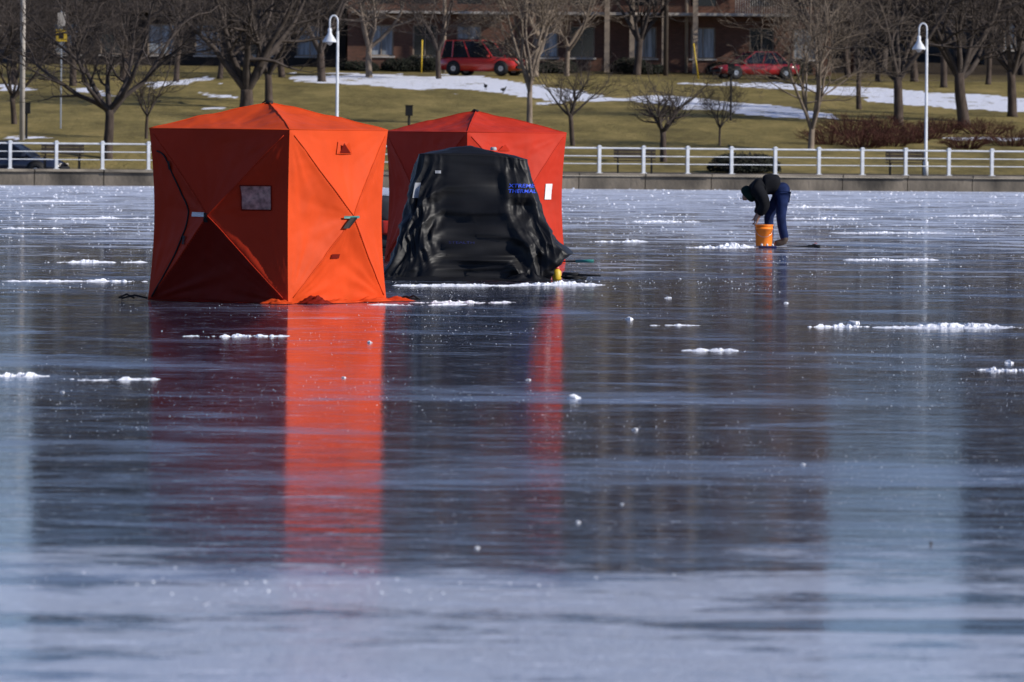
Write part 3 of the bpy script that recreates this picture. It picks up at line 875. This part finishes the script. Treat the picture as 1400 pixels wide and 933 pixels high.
# ---------------- trees ----------------
def tree_geo(rng, H, r0, fork, nl, spread, lv, sides=(8,6,4,3,3,3), tmin=.006):
    TV, TF, CV, CF = [], [], [], []
    def rv(): return Vector((rng.gauss(0,1), rng.gauss(0,1), rng.gauss(0,1)))
    def br(p, d, L, r, l):
        n = 5 if l <= 1 else (4 if l <= 2 else 3)
        if l >= 4: n = 2
        pts = [p.copy()]; rad = [r]
        for i in range(n):
            d = (d + rv()*(.14 if l < 2 else .20) + Vector((0,0,.07 if l < 4 else .02))).normalized()
            p = p + d*(L/n)
            pts.append(p.copy()); rad.append(max(tmin, r*(1-.62*(i+1)/n)))
            if l < lv:
                nc = 1 if l > 1 else rng.choice((1, 1, 2))
                if i == 0 and l < 2: nc = 0
                for _ in range(nc):
                    ax = d.cross(rv()).normalized()
                    an = math.radians(rng.uniform(28, 68))
                    d2 = Matrix.Rotation(an, 3, ax) @ d
                    if d2.z < -.1: d2.z *= -.3
                    br(p, d2.normalized(), L*rng.uniform(.42, .70), rad[-1]*rng.uniform(.55, .75), l+1)
        if l < lv: br(p, (d+rv()*.2).normalized(), L*.55, rad[-1]*.9, l+1)
        tube(CV, CF, pts, rad, sides[min(l, 5)], False)
    p = Vector((0,0,-.25)); d = Vector((rng.gauss(0,.04), rng.gauss(0,.04), 1)).normalized()
    pts = [p.copy()]; rad = [r0*1.35]
    n = 5
    for i in range(n):
        d = (d+rv()*.04).normalized(); p = p+d*((fork+.25)/n); pts.append(p.copy()); rad.append(r0*(1-.05*i))
    tube(TV, TF, pts, rad, 10)
    for i in range(nl):
        az = 2*math.pi*(i+rng.uniform(-.3, .3))/nl
        tilt = math.radians(rng.uniform(.35, 1)*spread)
        dd = Vector((math.sin(tilt)*math.cos(az), math.sin(tilt)*math.sin(az), math.cos(tilt)))
        k = rng.uniform(.55, 1) if i else 1
        q = pts[-2]+(pts[-1]-pts[-2])*rng.uniform(.2, .95)
        br(q, dd, (H-fork)*.52*k, r0*rng.uniform(.5, .68), 1)
    return TV, TF, CV, CF
def tree(px, py, H, r0, fork, nl, spread, lv, seed, label, bark=M_bark, tw=M_twig, tmin=.006):
    p = hitT(px, py)
    e = empty("bare_tree", p, 0, label, "tree", "bare winter trees in the park")
    TV, TF, CV, CF = tree_geo(random.Random(seed), H, r0, fork, nl, spread, lv, tmin=tmin)
    mobj("trunk", TV, TF, bark, e, True)
    mobj("crown", CV, CF, tw, e, True)
    return e
big = "large bare spreading tree with dark trunk on the lawn"
tree(146, 217, 11, .20, 2.0, 7, 62, 5, 1, "large bare tree with dark trunk beside the promenade")
tree(336, 148, 12, .34, .9, 8, 55, 5, 2, "broad bare multi-limbed tree on the grassy bank")
tree(368, 140, 11, .2, 1.4, 6, 52, 4, 3, big)
tree(724, 172, 11, .14, 1.6, 7, 34, 5, 4, "slender bare tree with pale upright limbs on the lawn", M_barkl, M_twigl)
tree(783, 200, 4.6, .11, 1.3, 6, 55, 4, 5, "small bare tree on the lawn near the railing")
tree(907, 222, 4.4, .14, 1.2, 7, 60, 4, 6, "small round-headed bare tree beside the promenade")
tree(984, 200, 3.2, .05, .8, 6, 50, 4, 7, "very small bare tree on the lawn")
tree(1108, 206, 11, .14, .9, 8, 20, 5, 8, "tall narrow bare tree with upright limbs", M_barkl, M_twigl)
tree(1228, 172, 12, .23, 2.2, 6, 42, 5, 9, big)
tree(1318, 172, 13, .28, 2.4, 7, 48, 5, 10, big)
tree(1384, 160, 12, .23, 2.2, 6, 44, 4, 11, big)
tree(20, 170, 8, .13, 1.2, 6, 55, 5, 12, "bare tree with thin spreading limbs on the lawn")
tree(-40, 180, 11, .2, 2, 6, 50, 4, 13, big)
tree(200, 190, 5, .07, 1.0, 6, 50, 4, 14, "small bare tree on the lawn")
tree(1440, 170, 12, .25, 2.2, 6, 45, 4, 15, big)
tree(1175, 150, 10, .13, 2.0, 6, 32, 4, 16, big)
far = "bare tree beside the park road"
for i, (px, py, H) in enumerate([(600,108,10),(1290,120,12),(440,112,11),(240,112,12),(100,118,12),(1120,108,11),(1200,112,12),(20,116,11),(170,110,11),(300,108,11),(505,106,10),(730,105,9),(775,104,10),(1160,106,11),(1250,112,12),(1350,116,12),(385,106,10),(870,103,9)]):
    pale = 9 < i < 13
    tree(px, py, H, .15+.04*(i % 3), 1.6+.5*(i % 2), 6, 42+6*(i % 3), 5 if (i % 3 == 0 and not pale) else 4, 40+i, far, M_barkl if pale else M_bark, M_twigl if pale else M_twig, .008)
# woods behind the park: one mass
var = []
for s in range(3):
    TV, TF, CV, CF = tree_geo(random.Random(100+s), 13, .22, 2.5, 6, 45, 4, (6,5,3,3,3,3), .014)
    n0 = len(TV); var.append((TV+CV, TF+[tuple(i+n0 for i in f) for f in CF]))
V = []; F = []
rnd = random.Random(11)
for i in range(46):
    if i < 28: x = rnd.uniform(18, 36); y = rnd.uniform(345, 430); sc_ = rnd.uniform(1.1, 1.6)
    else: x = rnd.uniform(-48, -27) if i % 2 else rnd.uniform(30, 60); y = rnd.uniform(350, 430); sc_ = rnd.uniform(.9, 1.4)
    z = terr(x, y)
    a_, b_ = var[i % 3]; M = Matrix.Translation((x, y, z-.1)) @ Matrix.Rotation(rnd.uniform(0, 6.28), 4, 'Z') @ Matrix.Scale(sc_, 4)
    n0 = len(V); V += [M @ v for v in a_]; F += [tuple(k+n0 for k in f) for f in b_]
o = mobj("distant_woods", V, F, M_twig, smooth=True); tag(o, "bare winter woodland behind the park road", "woods", kind="stuff")

# shrubs
def shrub(px, py, w, h, seed, m, leafy=False, n=260, label="brown twiggy bare shrub on the lawn", loc=None):
    p = loc or hitT(px, py)
    e = empty("shrub", p, 0, label, "shrub", "shrubs in the park")
    rng = random.Random(seed); V = []; F = []
    for i in range(n):
        a = rng.uniform(0, 6.28); rr = rng.random()**.5
        b_ = Vector((math.cos(a)*rr*w*.25, math.sin(a)*rr*w*.25, -.05))
        tp = Vector((math.cos(a)*rr*w*.6, math.sin(a)*rr*w*.6, h*(1-.5*rr*rr)*rng.uniform(.45, 1.1)))
        mid = (b_+tp)/2+Vector((rng.gauss(0,.06), rng.gauss(0,.06), .1))
        tube(V, F, [b_, mid, tp], [.012, .009, .005], 3, False)
        for _ in range(3):
            q = mid+(tp-mid)*rng.uniform(.1, .9); tube(V, F, [q, q+Vector((rng.gauss(0,.14), rng.gauss(0,.14), rng.uniform(.05, .25)))], [.006, .004], 3, False)
    mobj("stems", V, F, m, e)
    if leafy:
        V = []; F = []
        for i in range(2600):
            a = rng.uniform(0, 6.28); t = rng.random(); rr = rng.random()**.33
            z = h*(.05+.9*t*rr+.05*rng.random()); lim = math.sqrt(max(0, 1-(z/h)**3))
            q = Vector((math.cos(a)*rr*w*.55*lim, math.sin(a)*rr*w*.55*lim, z))
            d1 = Vector((rng.gauss(0,1), rng.gauss(0,1), rng.gauss(0,1))).normalized()*.06; d2 = d1.orthogonal().normalized()*.045
            k = len(V); V += [q-d1, q-d2, q+d1, q+d2]; F.append((k, k+1, k+2, k+3))
        mobj("foliage", V, F, M_leaf, e)
for i, (px, py, w, h) in enumerate([(1135,198,2.8,.9),(1180,203,2.6,.8),(1240,196,2.6,.8),(1320,204,2.2,.6),(1385,200,2.6,.75),(1160,184,2.8,.9),(1345,184,2.6,.7),(1205,182,2.6,.85),(1290,182,2.4,.7),(1215,200,2.4,.8),(1265,190,2.4,.7)]):
    shrub(px, py, w, h, 50+i, M_twigr, n=150, label="reddish brown twiggy bare shrub on the lawn")
def loc_r(px, r):
    d = 210
    for _ in range(6):
        x = (px-700)/F_PX*d; d = wall_y(x)+r
    return Vector((x, d, terr(x, d)))
shrub(0, 0, 2.5, .75, 80, M_twig, True, 120, "low rounded dark evergreen shrub beside the promenade", loc_r(1018, 7.6))
for i, px in enumerate((490, 540, 575, 725, 760, 850, 880, 990, 1075)):
    shrub(0, 0, 2.2, .6+.2*(i % 3), 90+i, M_twig, True, 60, "low dark evergreen shrub in front of the brick building", loc_r(px+(i*7) % 12, 131))

# ---------------- buildings ----------------
def building(label, xa, xb, yf, depth, zb, zt, cols, ww, mw):
    e = empty("apartment_building", ((xa+xb)/2, yf, zb), 0, label, "building")
    cx = (xa+xb)/2; w2 = (xb-xa)/2; Ht = zt-zb
    fl = []; z = .72
    while z+1.85 < Ht-.5: fl.append((z, z+1.85)); z += 3.1
    cc = [(c_-cx-ww/2, c_-cx+ww/2) for c_ in cols]
    xs_ = sorted([-w2, w2]+[q for c_ in cc for q in c_]); zs_ = sorted([-.6, Ht]+[q for f in fl for q in f])
    V = []; F = []
    def quad(a, b, c, d):
        k = len(V); V.extend([a, b, c, d]); F.append((k, k+1, k+2, k+3))
    for i in range(len(xs_)-1):
        for j in range(len(zs_)-1):
            x0, x1, z0, z1 = xs_[i], xs_[i+1], zs_[j], zs_[j+1]
            if (i % 2 == 1) and (j % 2 == 1):
                quad((x0,0,z0),(x0,.2,z0),(x0,.2,z1),(x0,0,z1)); quad((x1,.2,z0),(x1,0,z0),(x1,0,z1),(x1,.2,z1))
                quad((x0,0,z0),(x1,0,z0),(x1,.2,z0),(x0,.2,z0)); quad((x0,.2,z1),(x1,.2,z1),(x1,0,z1),(x0,0,z1))
            else: quad((x0,0,z0),(x1,0,z0),(x1,0,z1),(x0,0,z1))
    quad((-w2,depth,-.6),(-w2,0,-.6),(-w2,0,Ht),(-w2,depth,Ht)); quad((w2,0,-.6),(w2,depth,-.6),(w2,depth,Ht),(w2,0,Ht))
    quad((w2,depth,-.6),(-w2,depth,-.6),(-w2,depth,Ht),(w2,depth,Ht)); quad((-w2,0,Ht),(w2,0,Ht),(w2,depth,Ht),(-w2,depth,Ht))
    mobj("brick_wall", V, F, mw, e)
    for ci, (x0, x1) in enumerate(cc):
        z0, z1 = fl[0]
        we = mobj("window", [(x0,.15,z0),(x1,.15,z0),(x1,.15,z1),(x0,.15,z1)], [(0,1,2,3)], M_curt if ci % 3 != 1 else M_glass, e)
        V = []; F = []
        for (a, b) in (((x0+x1)/2, .05), (x0+.04, .08), (x1-.04, .08)): box(V, F, (a, .12, (z0+z1)/2), (b, .05, z1-z0-.004))
        for zz in (z0+.04, z1-.04): box(V, F, ((x0+x1)/2, .118, zz), (x1-x0-.17, .045, .08))
        mobj("window_frame", V, F, M_tan, we)
        V = []; F = []; box(V, F, ((x0+x1)/2, -.03, z0-.05), (x1-x0+.2, .12, .09)); mobj("window_sill", V, F, M_slab, we)
    V = []; F = []
    for (x0, x1) in cc:
        for z0, z1 in fl[1:]:
            k = len(V); V += [(x0,.15,z0),(x1,.15,z0),(x1,.15,z1),(x0,.15,z1)]; F.append((k, k+1, k+2, k+3))
            box(V, F, ((x0+x1)/2, .12, (z0+z1)/2), (.06, .05, z1-z0))
    o = mobj("upper_windows", V, F, M_glass, e); o["kind"] = "stuff"
    return e, cx
def bx(px, d=335): return (px-700)/F_PX*d
b1, c1 = building("tall brown brick apartment building with balconies and concrete columns", bx(474), bx(1135), 335, 16, 5.9, 30, [bx(q) for q in (520, 580, 640, 745, 795, 880, 960, 1040, 1100)], 1.45, M_brick)
for z in [3.3+3.1*i for i in range(7)]:
    V = []; F = []; box(V, F, (bx(920)-c1, -.78, z), (bx(1085)-bx(760), 1.54, .16)); mobj("balcony_slab", V, F, M_slab, b1)
    V = []; F = []; box(V, F, (bx(590)-c1, -.6, z), (bx(700)-bx(480), 1.18, .14)); mobj("balcony_slab", V, F, M_slab, b1)
for q in (828, 862, 906, 948):
    V = []; F = []; box(V, F, (bx(q)-c1, -1.70, 11.6), (.30, .26, 24)); mobj("column", V, F, M_tan, b1)
for z in [3.39+3.1*i for i in range(7)]:
    V = []; F = []
    x = bx(1003)-c1
    box(V, F, ((x+bx(1080)-c1)/2, -1.5, z+.93), (bx(1080)-bx(1003), .06, .07))
    while x < bx(1080)-c1:
        box(V, F, (x, -1.5, z+.45), (.05, .03, .9)); x += .14
    mobj("balcony_railing", V, F, M_slab, b1)
b2, c2_ = building("tall dark grey-brown apartment building behind bare trees", bx(40), bx(470), 338, 16, 5.9, 29, [bx(q) for q in (85, 150, 215, 280, 350, 420)], 1.6, M_brick2)
for z in [3.3+3.1*i for i in range(6)]:
    V = []; F = []; box(V, F, (0, -.5, z), (bx(460)-bx(50), .98, .14)); mobj("balcony_slab", V, F, M_wood, b2)
b3, c3 = building("tall dark brick apartment building at the park edge", bx(1345, 372), bx(1345, 372)+24, 372, 15, 7.2, 32, [bx(1345, 372)+2+i*3 for i in range(8)], 1.5, M_brick2)

# ---------------- poles and signs ----------------
def pole(px, py, h, r, m, label, name="utility_pole", cat="pole"):
    p = hitT(px, py); e = empty(name, p, 0, label, cat)
    V = []; F = []; tube(V, F, [(0,0,-.2),(0,0,h*.5),(0,0,h)], [r, r*.93, r*.8], 10); mobj("shaft", V, F, m, e, True)
    V = []; F = []; box(V, F, (0,0,h-.5), (1.8,.1,.12)); mobj("crossarm", V, F, m, e)
    return e
pole(607, 100, 10, .12, M_tan, "pale wooden utility pole beside the park road")
pole(790, 92, 10, .10, M_tan, "thin tan wooden utility pole beside the road")
pole(910, 104, 11, .15, M_wood, "dark brown wooden utility pole beside the road")
pole(938, 100, 10, .11, M_tan, "pale wooden utility pole in front of the brick building")
pole(30, 192, 10, .11, M_slab, "tall pale grey light pole on the lawn", "light_pole", "pole")
def guard(px, py, lean):
    p = hitT(px, py); e = empty("guy_wire_guard", p, 0, "yellow plastic guard around a utility guy wire", "wire guard", "yellow wire guards")
    V = []; F = []; tube(V, F, [(0,0,-.05),(lean*1.9,0,1.9)], .04, 8); mobj("guard_sleeve", V, F, M_yel, e, True)
    V = []; F = []; tube(V, F, [(lean*1.9,0,1.9),(lean*5.5,0,6.5)], .012, 5); mobj("guy_wire", V, F, M_wood, e, True)
guard(576, 100, .02); guard(955, 108, -.15)
p = hitT(83, 176); e = empty("road_sign", p, 0, "yellow road sign with dark panel on a thin post", "sign")
V = []; F = []; tube(V, F, [(0,0,-.1),(0,0,5.0)], .035, 8); mobj("sign_post", V, F, M_rim, e)
V = []; F = []; box(V, F, (0,-.06,3.85), (.46,.03,.5)); mobj("sign_plate", V, F, M_yel, e)
V = []; F = []; box(V, F, (0,-.08,3.85), (.2,.012,.26)); mobj("sign_symbol", V, F, M_blk, e)
V = []; F = []; box(V, F, (0,-.06,4.5), (.32,.03,.6)); mobj("sign_panel", V, F, M_slab, e)
for px, py, h in ((559, 190, 1.15), (36, 190, 1.2), (999, 165, 2.3)):
    p = hitT(px, py); e = empty("park_sign_post", p, 0, "short dark post with small sign box on the lawn", "sign post")
    V = []; F = []; tube(V, F, [(0,0,-.1),(0,0,h)], .05, 8); mobj("post", V, F, M_blk, e)
    V = []; F = []; box(V, F, (0,-.02,h), (.3,.2,.42)); box(V, F, (0,-.02,h+.22), (.34,.24,.03)); mobj("sign_box", V, F, M_blk, e)
def bench(px, r):
    e = empty("bench", loc_r(px, r), 0, "dark park bench facing the ice behind the railing", "bench", "park benches")
    V = []; F = []
    for i in range(4): box(V, F, (0, -.2+i*.11, .45), (1.5, .09, .04))
    mobj("seat", V, F, M_wood, e)
    V = []; F = []
    for i in range(3): box(V, F, (0, .24+i*.02, .58+i*.12), (1.5, .03, .1))
    mobj("backrest", V, F, M_wood, e)
    for x in (-.6, .6):
        V = []; F = []; box(V, F, (x, -.15, .215), (.06, .06, .43)); box(V, F, (x, .2, .215), (.06, .06, .43)); box(V, F, (x, .29, .65), (.05, .03, .45)); mobj("leg", V, F, M_blk, e)
bench(868, 3); bench(85, 3); bench(1240, 3)

# ---------------- cars ----------------
def car(p, rz, label, paint, Lc, Wc, Hc, suv):
    e = empty("parked_car", p, rz, label, "car", "parked cars")
    h = Lc/2; w = Wc/2
    belt = .98 if suv else .86; hood = .95 if suv else .78; tr = belt if suv else .88
    st = [(-h,.45,.6,.80),(-h+.06,.28,tr-.06,.93),(-h+.5,.24,tr,.99),(-.4*h,.22,belt,1),(.1*h,.22,belt,1),(.42*h,.22,hood+.04,1),(h-.35,.24,hood-.05,.97),(h-.08,.3,hood-.16,.88),(h,.42,.58,.78)]
    V = []; F = []
    for (x, zb, zt, kw) in st:
        hw = w*kw
        for (yy, zz) in ((-.8,zb),(-.97,zb+.08),(-1,(zb+zt)/2),(-.96,zt-.08),(-.82,zt),(0,zt+.025),(.82,zt),(.96,zt-.08),(1,(zb+zt)/2),(.97,zb+.08),(.8,zb)):
            V.append((x, yy*hw, zz))
    n = 11
    for i in range(len(st)-1):
        for k in range(n-1):
            F.append((i*n+k, i*n+k+1, (i+1)*n+k+1, (i+1)*n+k))
        F.append((i*n+n-1, i*n, (i+1)*n, (i+1)*n+n-1))
    F.append(tuple(range(n))); F.append(tuple(range((len(st)-1)*n, len(st)*n))[::-1])
    mobj("body", V, F, paint, e, True)
    if suv: xa, xb_, xc, xd = -h+.08, -h+.3, .08*h, .4*h
    else: xa, xb_, xc, xd = -h+.65, -.42*h, .12*h, .5*h
    zb = belt-.03; zt = Hc-.05; wt = w*.78; wb = w*.93
    V = [(xa,-wb,zb),(xd,-wb,zb),(xd,wb,zb),(xa,wb,zb),(xb_,-wt,zt),(xc,-wt,zt),(xc,wt,zt),(xb_,wt,zt)]
    F = [(0,1,5,4),(1,2,6,5),(2,3,7,6),(3,0,4,7),(4,5,6,7)]
    mobj("window", V, F, M_glass, e)
    V = []; F = []
    box(V, F, ((xb_+xc)/2, 0, zt+.02), (xc-xb_+.05, wt*2+.03, .05))
    for sg in (-1, 1):
        for (x0, x1) in ((xa, xb_), (xd, xc), ((xa*.45+xd*.55), (xb_*.5+xc*.5)), (xa*.78+xd*.22, xb_*.78+xc*.22)):
            tube(V, F, [(x0, sg*(wb+.005), zb), (x1, sg*(wt+.01), zt)], .035, 6)
    mobj("roof", V, F, paint, e)
    if suv:
        for sg in (-1, 1):
            V = []; F = []; tube(V, F, [(xb_+.2, sg*wt*.9, zt+.05), (xb_+.3, sg*wt*.9, zt+.1), (xc-.2, sg*wt*.9, zt+.1), (xc-.1, sg*wt*.9, zt+.05)], .02, 6)
            mobj("roof_rack", V, F, M_blk, e)
    R_ = .36 if suv else .32
    for x in (-h+.85, h-.85):
        for sg in (-1, 1):
            ww_ = empty("wheel", (0,0,0)); ww_.parent = e; ww_.location = (x, sg*(w-.09), R_)
            for nm, pr, mm in (("tyre", [(R_*.62,-.11),(R_*.93,-.115),(R_,-.08),(R_,.08),(R_*.93,.115),(R_*.62,.11)], M_tyre), ("rim", [(.001,-.09),(R_*.3,-.1),(R_*.55,-.085),(R_*.63,-.1),(R_*.63,.1),(R_*.55,.085),(R_*.3,.1),(.001,.09)], M_rim)):
                V = []; F = []; lathe(V, F, pr, 20)
                V = [Vector((v.x, v.z, v.y)) for v in V]; mobj(nm, V, F, mm, ww_, True)
            V = []; F = []; lathe(V, F, [(R_*1.16,-.1),(R_*1.16,.092),(.001,.093)], 20)
            V = [Vector((v.x+x, sg*v.z+sg*(w-.09), v.y+R_+.02)) for v in V]; mobj("wheel_arch", V, F, M_blk, e, True)
    for sg in (-1, 1):
        V = []; F = []; box(V, F, (h-.07, sg*w*.62, hood-.24), (.12, .34, .14)); mobj("headlight", V, F, M_slab, e)
        V = []; F = []; box(V, F, (-h+.03, sg*w*.72, tr-.2), (.08, .22, .22)); mobj("tail_light", V, F, M_redp, e)
        V = []; F = []; box(V, F, (xd-.2, sg*(w+.06), zb+.08), (.12, .16, .12)); mobj("wing_mirror", V, F, paint, e)
    for xx in (h-.01, -h): 
        V = []; F = []; box(V, F, (xx, 0, .43), (.1, Wc*.82, .14)); mobj("bumper", V, F, M_blk, e)
    return e
M_cred = mat("red_car_paint", (.50, .03, .022), .25, .05, 2, coat=.6)
M_cdred = mat("dark_red_car_paint", (.32, .018, .024), .25, .05, 2, coat=.6)
M_cblue = mat("dark_blue_car_paint", (.015, .02, .04), .25, .05, 2, coat=.6)
car(loc_r(661, 108), math.radians(-24), "red sport utility vehicle with roof rack parked by the road", M_cred, 4.5, 1.9, 1.9, True)
car(loc_r(1031, 107), math.radians(200), "dark red sedan parked by the road near snow", M_cdred, 4.6, 1.85, 1.5, False)
car(loc_r(8, 9), math.radians(-8), "dark blue car parked behind the railing", M_cblue, 4.3, 1.75, 1.42, False)

for px, py in ((664, 124), (688, 129)):
    p = hitT(px, py); e = empty("goose", p, random.uniform(0, 6), "dark grey-brown goose standing on the snowy bank", "goose", "geese on the bank")
    e.scale = (.72, .72, .72)
    skin("body", [(-.3,0,.32),(-.12,0,.33),(.12,0,.34),(.22,0,.38),(.27,0,.46),(.31,0,.50),(.39,0,.48),(0,.05,.2),(0,.05,.02),(0,-.05,.2),(0,-.05,.02)],
         [(0,1),(1,2),(2,3),(3,4),(4,5),(5,6),(1,7),(7,8),(1,9),(9,10)], [.03,.13,.12,.05,.03,.04,.015,.02,.01,.02,.01], M_blk, e, 1, 1)

# ---------------- light ----------------
EL = math.radians(28); azv = Vector((.945, -.327)).normalized()
w = bpy.data.worlds.new("World"); sc.world = w; w.use_nodes = True
nt = w.node_tree; bg = nt.nodes['Background']
sky = nt.nodes.new('ShaderNodeTexSky'); sky.sky_type = 'NISHITA'; sky.sun_disc = False
sky.sun_elevation = EL; sky.sun_rotation = math.atan2(azv.x, azv.y)
sky.air_density = 1.0; sky.dust_density = 0.0; sky.ozone_density = 4.0; sky.altitude = 1500
tint = nt.nodes.new('ShaderNodeMix'); tint.data_type = 'RGBA'; tint.blend_type = 'MULTIPLY'; tint.inputs[0].default_value = 1
tint.inputs[7].default_value = (1.05, .95, 1.06, 1)
nt.links.new(sky.outputs[0], tint.inputs[6]); nt.links.new(tint.outputs[2], bg.inputs[0]); bg.inputs[1].default_value = .11
ld = bpy.data.lights.new("sun", 'SUN'); ld.energy = 5.0; ld.angle = math.radians(.5); ld.color = (1, .94, .86)
lo = bpy.data.objects.new("sun", ld); COL.objects.link(lo)
dirv = Vector((azv.x*math.cos(EL), azv.y*math.cos(EL), math.sin(EL)))
lo.rotation_euler = dirv.to_track_quat('Z', 'Y').to_euler(); lo.location = (60, -20, 60)
sc.view_settings.view_transform = 'Standard'; sc.view_settings.look = 'None'; sc.view_settings.exposure = 0

# ---------------- camera ----------------
cd = bpy.data.cameras.new("camera"); cd.lens = 200; cd.sensor_width = 36; cd.shift_y = -(466.5-HY)/1400
cd.clip_end = 6000; cd.clip_start = .5
cd.dof.use_dof = True; cd.dof.focus_distance = 66; cd.dof.aperture_fstop = 7.5
co = bpy.data.objects.new("camera", cd); COL.objects.link(co)
co.location = (0, 0, CH); co.rotation_euler = (math.pi/2, -R, 0)
sc.camera = co
